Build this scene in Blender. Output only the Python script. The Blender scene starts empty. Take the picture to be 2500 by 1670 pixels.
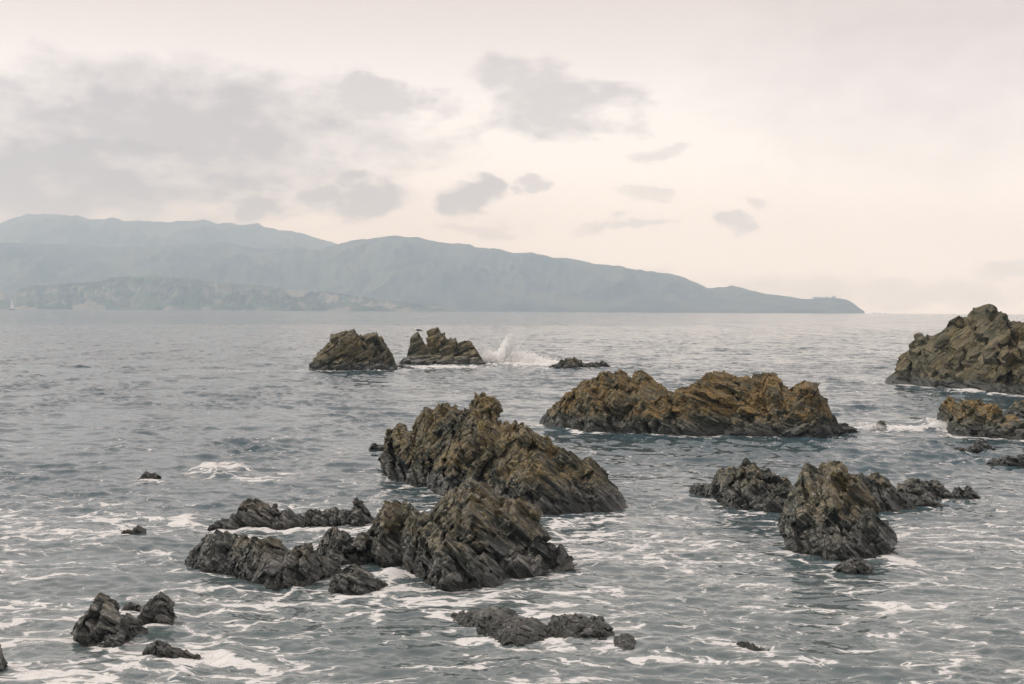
import bpy, math
import numpy as np
from mathutils import Matrix, Vector

sc = bpy.context.scene
C = sc.collection
rad = math.radians

# ------------------------------------------------------------------ camera
CAM_H = 3.5                     # eye height above the water, metres
F = 3434.0                      # focal length in photograph pixels (2500 wide)
PITCH, ROLL = math.atan(77.3 / F), rad(0.33)
R3 = (Matrix.Rotation(math.pi / 2 - PITCH, 3, 'X') @ Matrix.Rotation(ROLL, 3, 'Z'))
cam_data = bpy.data.cameras.new('camera')
cam_data.sensor_width = 36.0
cam_data.lens = F / 2500.0 * 36.0
cam_data.clip_start = 0.1
cam_data.clip_end = 60000.0
cam = bpy.data.objects.new('camera', cam_data)
cam.matrix_world = Matrix.Translation((0, 0, CAM_H)) @ R3.to_4x4()
C.objects.link(cam)
sc.camera = cam
RM = np.array(R3)

# ------------------------------------------------------------------ view
sc.view_settings.view_transform = 'Standard'
sc.view_settings.look = 'None'
sc.view_settings.exposure = 0.5
sc.view_settings.gamma = 1.0
sc.cycles.use_denoising = True
sc.cycles.use_adaptive_sampling = True
sc.cycles.adaptive_threshold = 0.01
sc.cycles.denoising_input_passes = 'RGB_ALBEDO_NORMAL'
sc.cycles.denoising_prefilter = 'ACCURATE'
sc.cycles.max_bounces = 11
sc.cycles.diffuse_bounces = 3
sc.cycles.glossy_bounces = 2
sc.cycles.volume_bounces = 10
sc.cycles.sample_clamp_indirect = 4.0


# ------------------------------------------------------------------ node helper
class NT:
    def __init__(self, tree):
        self.t = tree
        tree.nodes.clear()

    def n(self, typ, ins=None, **props):
        nd = self.t.nodes.new(typ)
        for k, v in props.items():
            setattr(nd, k, v)
        for k, v in (ins or {}).items():
            self.put(nd.inputs[k], v)
        return nd

    def put(self, sock, v):
        if hasattr(v, 'is_output') or isinstance(v, bpy.types.NodeSocket):
            self.t.links.new(v, sock)
        else:
            sock.default_value = v

    def m(self, op, a, b=0.0, c=None, clamp=False):
        nd = self.t.nodes.new('ShaderNodeMath')
        nd.operation = op
        nd.use_clamp = clamp
        self.put(nd.inputs[0], a)
        self.put(nd.inputs[1], b)
        if c is not None:
            self.put(nd.inputs[2], c)
        return nd.outputs[0]

    def v(self, op, a, b=(0, 0, 0), scale=None):
        nd = self.t.nodes.new('ShaderNodeVectorMath')
        nd.operation = op
        self.put(nd.inputs[0], a)
        if op != 'SCALE':
            self.put(nd.inputs[1], b)
        if scale is not None:
            self.put(nd.inputs['Scale'], scale)
        return nd.outputs[0]

    def noise(self, vec, scale, detail=6.0, rough=0.55, dist=0.0, out=0, dims='3D'):
        nd = self.n('ShaderNodeTexNoise', {'Vector': vec, 'Scale': scale, 'Detail': detail,
                                           'Roughness': rough, 'Distortion': dist}, noise_dimensions=dims)
        return nd.outputs[out]

    def step(self, x, lo, hi, a=0.0, b=1.0):
        nd = self.n('ShaderNodeMapRange', {'Value': x, 'From Min': lo, 'From Max': hi,
                                           'To Min': a, 'To Max': b}, interpolation_type='SMOOTHSTEP')
        return nd.outputs[0]

    def mix(self, f, a, b):
        nd = self.t.nodes.new('ShaderNodeMix')
        nd.data_type = 'RGBA'
        self.put(nd.inputs[0], f)
        for s, v in ((6, a), (7, b)):
            if isinstance(v, tuple) and len(v) == 3:
                v = v + (1.0,)
            self.put(nd.inputs[s], v)
        return nd.outputs[2]


# ------------------------------------------------------------------ world: overcast sky
SUN_EL, SUN_AZ = rad(50), rad(-78)      # azimuth from +Y towards +X: the sun stands up to the left
world = bpy.data.worlds.new('World')
sc.world = world
world.use_nodes = True
world.cycles.sampling_method = 'MANUAL'
world.cycles.sample_map_resolution = 256
w = NT(world.node_tree)
nish = w.n('ShaderNodeTexSky', sky_type='NISHITA', sun_disc=False, sun_elevation=SUN_EL,
           sun_rotation=SUN_AZ, altitude=0.0, air_density=1.0, dust_density=3.0)
tc = w.n('ShaderNodeTexCoord')
sep = w.n('ShaderNodeSeparateXYZ', {0: tc.outputs['Generated']})
dx, dy, dz = sep.outputs
az = w.m('ARCTAN2', dx, dy)
el = w.m('ARCSINE', dz)
pl = w.n('ShaderNodeCombineXYZ', {0: az, 1: el, 2: 0.0}).outputs[0]


def wnoise(scale, detail, rough, off, out=0):
    nd = w.n('ShaderNodeTexNoise', {'Vector': w.v('MULTIPLY', w.v('ADD', pl, off), (1.0, 2.0, 1.0)), 'Scale': scale, 'Detail': detail,
                                    'Roughness': rough}, noise_dimensions='2D')
    return nd.outputs[out]


puff = wnoise(24.0, 6.0, 0.62, (0, 0, 0))                   # billowing edges
soft = wnoise(4.2, 3.0, 0.5, (9.3, 1.7, 0))
warp = w.v('SUBTRACT', wnoise(9.0, 4.0, .6, (4.4, 2.1, 0), out=1), (.5, .5, .5))
warp2 = w.v('SUBTRACT', wnoise(38.0, 3.0, .6, (1.4, 6.1, 0), out=1), (.5, .5, .5))
plw = w.v('ADD', w.v('ADD', pl, w.v('MULTIPLY', warp, (.085, .034, 0))), w.v('MULTIPLY', warp2, (.022, .016, 0)))
edge = w.m('MULTIPLY', w.m('SUBTRACT', puff, 0.5), 2.6)
DS = 0.939
clouds = [  # centre and half size in the photograph's frame, as angles; depth of tone; softness
    (400, 320, 700, 190, .90, .70), (60, 430, 900, 160, 1.0, .7), (620, 300, 360, 110, .55, .8),
    (880, 240, 150, 60, .62, .5), (800, 452, 170, 56, .85, .6), (540, 470, 340, 66, .95, .7),
    (1180, 205, 150, 80, .55, .6), (1260, 265, 270, 78, .62, .65),
    (1095, 455, 112, 52, .85, .5), (1245, 442, 44, 30, .6, .45),
    (1675, 512, 68, 30, .72, .45), (1750, 466, 44, 18, .45, .5),
    (1410, 512, 150, 14, .55, .6), (1540, 357, 80, 24, .4, .7),
    (1480, 452, 70, 20, .4, .6), (1090, 530, 180, 16, .4, .7),
    (1950, 660, 600, 44, .42, .7), (2330, 612, 130, 20, .45, .6), (2150, 200, 640, 270, .42, 1.2),
]
dens = 0.0
for cx, cy, rx, ry, k, sf in clouds:
    a0, e0 = (cx / DS - 1250) / F, (760 - cy / DS) / F
    q_ = w.v('MULTIPLY', w.v('SUBTRACT', plw, (a0, e0, 0)), (DS * F / rx, DS * F / ry, 0))
    nd = w.n('ShaderNodeVectorMath', {0: q_, 1: q_}, operation='DOT_PRODUCT')
    val = w.m('SUBTRACT', w.m('MULTIPLY', edge, .5 if rx > 600 else 1.0), nd.outputs['Value'])
    nd = w.n('ShaderNodeMapRange', {'Value': val, 'From Min': -.95, 'From Max': -.75 + sf, 'To Min': 0.0, 'To Max': k})
    dens = w.m('MAXIMUM', dens, nd.outputs[0])
# the same broken cloud goes on outside the frame
outside = w.m('MAXIMUM', w.step(w.m('ABSOLUTE', az), .36, .5), w.step(el, .22, .34))
gen = w.m('MULTIPLY', w.step(w.m('ADD', soft, w.m('MULTIPLY', edge, .2)), .46, .62), .7)
dens = w.m('MAXIMUM', dens, w.m('MULTIPLY', gen, outside))
bright = w.mix(w.step(el, 0.07, 0.23), (1.16, 1.205, 1.25), (0.63, 0.555, 0.51))
bright = w.mix(w.m('MULTIPLY', w.step(soft, .35, .7), .10), bright, (0.60, 0.52, 0.50))
grey = w.mix(w.step(el, 0.02, 0.16), (0.345, 0.300, 0.320), (0.335, 0.28, 0.287))
cloud = w.mix(dens, bright, grey)
nb = w.v('SCALE', nish.outputs[0], scale=0.08)
skycol = w.mix(0.95, nb, cloud)
bg = w.n('ShaderNodeBackground', {'Color': skycol, 'Strength': 1.0})
w.n('ShaderNodeOutputWorld', {'Surface': bg.outputs[0]})

# ------------------------------------------------------------------ sun behind thin cloud
sun_d = bpy.data.lights.new('sun', 'SUN')
sun_d.energy = 1.5
sun_d.angle = rad(10)
sun_d.color = (1.0, 0.96, 0.90)
sun = bpy.data.objects.new('sun', sun_d)
sd = Vector((math.sin(SUN_AZ) * math.cos(SUN_EL), math.cos(SUN_AZ) * math.cos(SUN_EL), math.sin(SUN_EL)))
sun.rotation_euler = sd.to_track_quat('Z', 'Y').to_euler()
sun.location = sd * 60
C.objects.link(sun)


# ------------------------------------------------------------------ numpy helpers
rng = np.random.default_rng(11)
PERM = np.concatenate([rng.permutation(256)] * 4).astype(np.int64)
GR = rng.normal(size=(256, 3))
GR /= np.linalg.norm(GR, axis=1)[:, None]


def gnoise(P):
    I = np.floor(P).astype(np.int64)
    f = P - I
    u = f * f * f * (f * (f * 6 - 15) + 10)
    I &= 255
    out = 0.0
    for dx_ in (0, 1):
        hx = PERM[(I[:, 0] + dx_) & 255]
        wx = u[:, 0] if dx_ else 1 - u[:, 0]
        for dy_ in (0, 1):
            hy = PERM[hx + ((I[:, 1] + dy_) & 255)]
            wy = wx * (u[:, 1] if dy_ else 1 - u[:, 1])
            for dz_ in (0, 1):
                g = GR[PERM[hy + ((I[:, 2] + dz_) & 255)]]
                wz = wy * (u[:, 2] if dz_ else 1 - u[:, 2])
                out = out + wz * (g[:, 0] * (f[:, 0] - dx_) + g[:, 1] * (f[:, 1] - dy_) + g[:, 2] * (f[:, 2] - dz_))
    return out * 1.5


def fbm(P, octs=4, lac=2.05, gain=.5):
    s, a = 0.0, 1.0
    for i in range(octs):
        s = s + a * gnoise(P + 17.3 * i)
        P = P * lac
        a *= gain
    return s


def ray(x, y):
    """world direction through photograph pixel (x, y), scaled to unit forward depth"""
    x, y = np.broadcast_arrays(np.asarray(x, float), np.asarray(y, float))
    d = np.stack([(x - 1250) / F, -(y - 835) / F, -np.ones_like(x)], -1) @ RM.T
    return d / d[..., 1:2]


def ground(x, y):
    d = ray(x, y)
    t = -CAM_H / np.minimum(d[..., 2], -1e-5)
    return d * t[..., None] + np.array([0, 0, CAM_H])


def at(x, y, depth):
    return ray(x, y) * np.asarray(depth)[..., None] + np.array([0, 0, CAM_H])


def grid_mesh(name, V, nu, nv, mat, smooth=False, flip=False):
    idx = np.arange(nu * nv).reshape(nu, nv)
    q = np.stack([idx[:-1, :-1], idx[1:, :-1], idx[1:, 1:], idx[:-1, 1:]], -1).reshape(-1, 4)
    if flip:
        q = q[:, ::-1]
    return raw_mesh(name, V, q, mat, smooth)


def raw_mesh(name, V, q, mat, smooth=False):
    me = bpy.data.meshes.new(name)
    k = q.shape[1]
    me.vertices.add(len(V))
    me.vertices.foreach_set('co', np.ascontiguousarray(V, np.float32).ravel())
    me.loops.add(q.size)
    me.loops.foreach_set('vertex_index', np.ascontiguousarray(q, np.int32).ravel())
    me.polygons.add(len(q))
    me.polygons.foreach_set('loop_start', np.arange(0, q.size, k, dtype=np.int32))
    me.polygons.foreach_set('loop_total', np.full(len(q), k, dtype=np.int32))
    me.polygons.foreach_set('use_smooth', np.full(len(q), smooth))
    me.materials.append(mat)
    me.update(calc_edges=True)
    return me


def link(name, me, parent=None, **tags):
    o = bpy.data.objects.new(name, me)
    C.objects.link(o)
    if parent is not None:
        o.parent = parent
    for k, v in tags.items():
        if v:
            o[k] = v
    return o


def grid_normals(V, nu, nv):
    G = V.reshape(nu, nv, 3)
    n = np.cross(np.gradient(G, axis=0), np.gradient(G, axis=1)).reshape(-1, 3)
    return n / np.maximum(np.linalg.norm(n, axis=1), 1e-9)[:, None]


# ------------------------------------------------------------------ materials
def mat(name):
    m_ = bpy.data.materials.new(name)
    m_.use_nodes = True
    return m_, NT(m_.node_tree)


def plain(name, col, rough=.6, var=.12, scale=6.0):
    m_, t = mat(name)
    g = t.n('ShaderNodeTexCoord')
    nz = t.noise(g.outputs['Object'], scale, 5.0)
    c = t.mix(nz, tuple(x * (1 - var) for x in col), tuple(min(1, x * (1 + var)) for x in col))
    b = t.n('ShaderNodeBsdfPrincipled', {'Base Color': c, 'Roughness': rough})
    t.n('ShaderNodeOutputMaterial', {'Surface': b.outputs[0]})
    return m_


def rock_mat(name, lichen, dip, grain=1.0, olive=0.0, wetline=.06, rust=0.0, gloss=0.0):
    """weathered greywacke: dark bedded stone, ochre lichen above the tide line, grey wet tide zone"""
    m_, t = mat(name)
    P = t.n('ShaderNodeNewGeometry').outputs['Position']
    mp = t.n('ShaderNodeMapping', {'Vector': P, 'Rotation': (0, rad(-dip), 0)})
    Q = t.v('MULTIPLY', mp.outputs[0], (.24 * grain, .8 * grain, 1.5 * grain))
    z = t.n('ShaderNodeSeparateXYZ', {0: P}).outputs[2]
    big = t.noise(P, 1.1 * grain, 3.0, .6)
    mid = t.noise(Q, 3.6, 5.0, .66)
    fine = t.noise(Q, 15.0, 5.0, .70)
    speck = t.noise(P, 30.0 * grain, 4.0, .78)
    warm = t.mix(t.step(big, .40, .60), (.108, .098, .062), (.158, .156, .140))
    col = t.mix(t.step(mid, .44, .57), (.012, .018, .013), warm)
    col = t.mix(t.m('MULTIPLY', t.step(fine, .54, .66), .72), col, (.38, .36, .30))
    col = t.mix(t.m('MULTIPLY', t.step(fine, .5, .38), .85), col, (.014, .018, .014))
    col = t.mix(olive, col, (.105, .098, .052))
    # lichen and rust
    li = t.m('ADD', t.m('MULTIPLY', big, .9), t.m('MULTIPLY', t.noise(Q, 9.0, 4.0, .7), .7))
    li = t.m('MULTIPLY', t.m('MULTIPLY', t.step(li, .66, .92), t.step(fine, .36, .56)), lichen)
    hi = t.step(t.m('ADD', z, t.m('MULTIPLY', t.m('SUBTRACT', mid, .5), 1.6)), .42, .62)
    li = t.m('MULTIPLY', li, hi)
    ochre = t.mix(t.step(speck, .4, .62), (.085, .055, .018), (.36 - .02 * rust, .265 - .085 * rust, .085 - .03 * rust))
    col = t.mix(li, col, ochre)
    # pale crust flecks
    col = t.mix(t.m('MULTIPLY', t.step(speck, .60, .72), .55), col, (.40, .37, .31))
    # tide zone: blue-grey, wet
    tide = t.step(t.m('ADD', z, t.m('MULTIPLY', t.m('SUBTRACT', big, .5), 1.1)), .42, .08)
    grey = t.mix(t.step(fine, .40, .60), (.016, .020, .020), (.20, .20, .20))
    col = t.mix(t.m('MULTIPLY', tide, .7), col, grey)
    # black weed and wet stone at the waterline
    wet = t.step(t.m('ADD', z, t.m('MULTIPLY', t.m('SUBTRACT', mid, .5), .6)), wetline + .16, wetline)
    col = t.mix(t.m('MULTIPLY', wet, .8), col, t.mix(speck, (.008, .013, .010), (.045, .046, .036)))
    rough = t.m('SUBTRACT', t.m('SUBTRACT', .88 - gloss, t.m('MULTIPLY', tide, .15)), t.m('MULTIPLY', wet, .42))
    bmp = t.n('ShaderNodeBump', {'Strength': .9, 'Distance': .035 / grain,
                                 'Height': t.m('ADD', t.m('MULTIPLY', fine, .7), t.m('MULTIPLY', speck, .5))})
    b = t.n('ShaderNodeBsdfPrincipled', {'Base Color': col, 'Roughness': rough, 'Normal': bmp.outputs[0]})
    t.n('ShaderNodeOutputMaterial', {'Surface': b.outputs[0]})
    return m_


def water_mat():
    m_, t = mat('sea_water')
    g = t.n('ShaderNodeNewGeometry')
    P, N = g.outputs['Position'], g.outputs['Normal']
    foam_d = t.n('ShaderNodeAttribute', attribute_name='foam').outputs['Fac']
    chop = t.n('ShaderNodeAttribute', attribute_name='chop').outputs['Fac']
    shal = t.n('ShaderNodeAttribute', attribute_name='shallow').outputs['Fac']
    # --- wind ripples too fine for the mesh: tilt the normal
    Pr = t.v('MULTIPLY', P, (.55, 1.0, 0.0))
    n1 = t.v('SUBTRACT', t.noise(Pr, 1.5, 2.0, .6, out=1, dims='2D'), (.5, .5, .5))
    n2 = t.v('SUBTRACT', t.noise(Pr, 7.0, 2.0, .6, out=1, dims='2D'), (.5, .5, .5))
    gust = t.step(t.noise(t.v('MULTIPLY', P, (1.0, .11, 0)), .17, 5.0, .78, dims='2D'), .33, .67, .12, 1.9)
    band = t.step(t.noise(t.v('MULTIPLY', P, (1.0, .016, 0)), .10, 4.0, .75, dims='2D'), .36, .64, .25, 1.9)
    nn = t.v('ADD', t.v('SCALE', n1, scale=t.m('MULTIPLY', t.m('MULTIPLY', chop, band), gust)),
             t.v('SCALE', n2, scale=t.m('MULTIPLY', t.m('ADD', t.m('MULTIPLY', chop, .5), .12), gust)))
    nn = t.v('MULTIPLY', nn, (1, 1.0, 0))
    Nw = t.v('NORMALIZE', t.v('ADD', N, nn))
    body = t.mix(shal, (.038, .072, .090), (.080, .112, .116))
    water = t.n('ShaderNodeBsdfPrincipled', {'Base Color': body, 'Roughness': .09, 'IOR': 1.333, 'Normal': Nw})
    # --- foam: lace, streaks and patches
    P2 = t.v('MULTIPLY', P, (.62, 1.0, 0.0))
    wv = t.v('SCALE', t.v('SUBTRACT', t.noise(P2, .8, 3.0, .6, out=1, dims='2D'), (.5, .5, .5)), scale=1.5)
    wv2 = t.v('SCALE', t.v('SUBTRACT', t.noise(P2, 5.0, 2.0, .6, out=1, dims='2D'), (.5, .5, .5)), scale=.24)
    W = t.v('ADD', t.v('ADD', P2, wv), wv2)
    vor = t.n('ShaderNodeTexVoronoi', {'Vector': W, 'Scale': 1.5}, feature='DISTANCE_TO_EDGE', voronoi_dimensions='2D').outputs['Distance']
    vor2 = t.n('ShaderNodeTexVoronoi', {'Vector': W, 'Scale': 5.5}, feature='DISTANCE_TO_EDGE', voronoi_dimensions='2D').outputs['Distance']
    lace = t.step(vor, .17, .0)
    lace2 = t.step(vor2, .19, .0)
    patch = t.noise(W, 1.7, 4.0, .62, dims='2D')
    fine = t.noise(W, 11.0, 4.0, .68, dims='2D')
    val = t.m('ADD', t.m('MULTIPLY', foam_d, 1.05),
              t.m('ADD', t.m('MULTIPLY', lace, .46), t.m('ADD', t.m('MULTIPLY', lace2, .24),
                  t.m('ADD', t.m('MULTIPLY', patch, .80), t.m('MULTIPLY', fine, .80)))))
    fm = t.step(val, 1.50, 1.66)
    film = t.m('MULTIPLY', t.step(val, 1.18, 1.55), .22)
    fm = t.m('MAXIMUM', fm, t.m('MULTIPLY', film, t.step(foam_d, .05, .3)))
    fcol = t.mix(fine, (.62, .62, .61), (.78, .77, .76))
    bmp = t.n('ShaderNodeBump', {'Strength': .8, 'Distance': .05, 'Height': t.m('ADD', t.m('MULTIPLY', fm, .5), fine), 'Normal': N})
    foam = t.n('ShaderNodeBsdfPrincipled', {'Base Color': fcol, 'Roughness': .9, 'Normal': bmp.outputs[0]})
    mx = t.n('ShaderNodeMixShader', {0: fm, 1: water.outputs[0], 2: foam.outputs[0]})
    t.n('ShaderNodeOutputMaterial', {'Surface': mx.outputs[0]})
    return m_


def hill_mat(name, grass, scrub, cliff, cliff_amt, sc_=1.0):
    m_, t = mat(name)
    g = t.n('ShaderNodeNewGeometry')
    P = g.outputs['Position']
    nz = t.n('ShaderNodeSeparateXYZ', {0: g.outputs['Normal']}).outputs[2]
    pz = t.n('ShaderNodeSeparateXYZ', {0: P}).outputs[2]
    a = t.noise(P, .004 * sc_, 8.0, .62, .5)
    b_ = t.noise(P, .02 * sc_, 7.0, .65)
    col = t.mix(t.step(t.m('ADD', a, t.m('MULTIPLY', t.m('SUBTRACT', b_, .5), .7)), .40, .60), scrub, grass)
    cm = t.m('ADD', t.m('MULTIPLY', t.step(nz, .80, .55), .5), t.m('MULTIPLY', t.step(t.noise(P, .006 * sc_, 6.0, .6), .5, .6), .6))
    cm = t.m('MULTIPLY', t.m('MULTIPLY', t.step(cm, .3, .7), cliff_amt), t.step(pz, 75, 45))
    col = t.mix(cm, col, t.mix(b_, tuple(x * .6 for x in cliff), cliff))
    b = t.n('ShaderNodeBsdfPrincipled', {'Base Color': col, 'Roughness': .95})
    t.n('ShaderNodeOutputMaterial', {'Surface': b.outputs[0]})
    return m_


# ------------------------------------------------------------------ tracing frames (region of the photograph, enlargement)
FR = {'A': (900, 940, 2.959), 'B': (430, 1180, 2.348), 'C': (1300, 880, 2.8634), 'D': (1660, 1100, 3.0895),
      'E': (2130, 740, 3.824), 'F': (730, 780, 2.935), 'G': (0, 1380, 2.935), 'H': (1050, 1430, 2.609),
      'I': (200, 1080, 3.354), 'J': (0, 500, 2.609), 'K': (900, 550, 1.806), 'S': (0, 0, DS)}


def tr(fr, pts):
    ox, oy, s = FR[fr]
    return np.array([(ox + x / s, oy + y / s) for x, y in pts], float)


# ------------------------------------------------------------------ far land
def hill_range(name, label, top, shore, ridge, back, material, seed, nu=520, nv=90, gully=.35, rough=1.0, cliffy=1.0):
    xs = np.linspace(top[0, 0], top[-1, 0], nu)
    yt = np.interp(xs, top[:, 0], top[:, 1])
    h = np.maximum(at(xs, yt, np.full(nu, ridge))[:, 2], 0.0)
    v = np.linspace(0, 1, nv)
    kv = .66
    X = np.empty((nu, nv, 3))
    for j, vv in enumerate(v):
        if vv < kv:
            s = vv / kv
            dep = shore + (ridge - shore) * s
            hh = (s ** (.75 / cliffy)) * (1.0 if cliffy <= 1 else 1.0)
        else:
            s = (vv - kv) / (1 - kv)
            dep = ridge + (back - ridge) * s
            hh = 1 - s ** 1.3
        rr = ray(xs, np.full(nu, 760.0))
        X[:, j, 0] = rr[:, 0] * dep
        X[:, j, 1] = dep
        X[:, j, 2] = h * hh
    P = X.reshape(-1, 3).copy()
    hm = h.max()
    env = (np.sin(np.clip(v / kv, 0, 1) * math.pi) ** .8)[None, :].repeat(nu, 0).ravel()
    env = np.where(np.tile(v, nu) > kv, .15, env)
    q = np.stack([P[:, 0] / (hm * 1.1), P[:, 1] / (hm * 2.2), np.full(len(P), seed * 3.1)], 1)
    rid = 1 - 2 * np.abs(fbm(q, 5))
    loc = np.repeat(h, nv)
    P[:, 2] += env * loc * gully * (rid - .55)
    qs = np.stack([P[:, 0] / (hm * .12), P[:, 1] / (hm * .2), np.full(len(P), seed * 1.3)], 1)
    P[:, 2] += fbm(qs, 4) * hm * .012 * rough * np.clip(loc / (hm * .2), 0, 1)
    X = P.reshape(nu, nv, 3)
    X[:, 0, 2] = X[:, 0, 2] * 0 - 3
    X[:, -1, 2] = -3
    o = link(name, grid_mesh(name, X.reshape(-1, 3), nu, nv, material, True), None, kind='structure', label=label, category='hills')
    return o, h, xs


far_m = hill_mat('far_bush', (.075, .082, .060), (.022, .032, .030), (.25, .22, .18), 0.0)
head_m = hill_mat('headland_scrub', (.085, .092, .060), (.022, .032, .030), (.22, .2, .16), .3)
coast_m = hill_mat('coast_pasture', (.085, .108, .050), (.018, .032, .022), (.36, .31, .25), .85, 1.6)
hill_range('far_hills', 'long blue-grey mountain ridge in the haze at far left',
           tr('S', [(-420, 600), (-250, 560), (-120, 545), (0, 512), (40, 498), (90, 490), (150, 492), (180, 493), (200, 500), (330, 506), (400, 504),
                    (440, 503), (465, 499), (480, 503), (500, 513), (560, 517), (590, 516), (630, 527), (700, 538), (760, 553), (790, 565), (900, 595),
                    (1050, 640), (1200, 700)]), 5000, 6300, 7600, far_m, 1)
hill_range('headland', 'hazy headland sloping down to a low point in the sea',
           tr('S', [(-420, 640), (-200, 580), (0, 552), (150, 562), (300, 566), (480, 556), (620, 568), (740, 570), (780, 558), (820, 552), (850, 549), (900, 544), (960, 547),
                    (1030, 553), (1090, 566), (1150, 573), (1180, 580), (1240, 583), (1290, 592), (1330, 598), (1370, 606), (1430, 607),
                    (1500, 622), (1560, 635), (1620, 657), (1640, 657), (1680, 653), (1720, 666), (1770, 674), (1820, 683), (1850, 687),
                    (1870, 686), (1920, 685), (1940, 688), (1955, 695), (1968, 705), (1982, 714)]), 4150, 4850, 5500, head_m, 2, nu=700)
hill_range('coastal_hills', 'low pale coastal hills and cliffs along the far shore',
           tr('J', [(-300, 560), (-120, 545), (-20, 560), (40, 570), (75, 640), (100, 560), (130, 535), (200, 512), (300, 516), (420, 508), (550, 490),
                    (650, 484), (720, 470), (850, 462), (950, 462), (1050, 458), (1200, 472), (1350, 492), (1450, 492), (1550, 508), (1650, 512),
                    (1750, 530), (1900, 552), (2000, 548), (2100, 560), (2300, 585), (2500, 612), (2750, 640), (2900, 662)]),
           3200, 3550, 4000, coast_m, 3, nu=620, gully=.5, rough=3.0, cliffy=1.25)

# low rocks off the point
rk = []
for cx, cy, wd in ((2005, 715, 10), (2016, 714.5, 6), (2030, 717, 7)):
    rk.append((cx / DS, cy / DS, wd / DS))


# ------------------------------------------------------------------ rocks
collar = []        # waterline points and how much foam hangs on them
MATS = {
    'main': rock_mat('rock_ochre_grey', .80, 36, 1.0),
    'front': rock_mat('rock_grey_ochre', .50, 38, 1.1, gloss=.2),
    'grey': rock_mat('rock_tide_grey', .35, 30, 1.2, 0, .0, gloss=.22),
    'long': rock_mat('rock_rusty', 1.15, 24, .8, .22, .12, rust=.35),
    'right': rock_mat('rock_olive', .55, -38, .55, .32, .3),
    'far': rock_mat('rock_far_olive', .6, -18, .45, .30, .1),
    'pyr': rock_mat('rock_slab', .55, 44, 1.1, gloss=.2),
}
TRI = [0]


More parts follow.
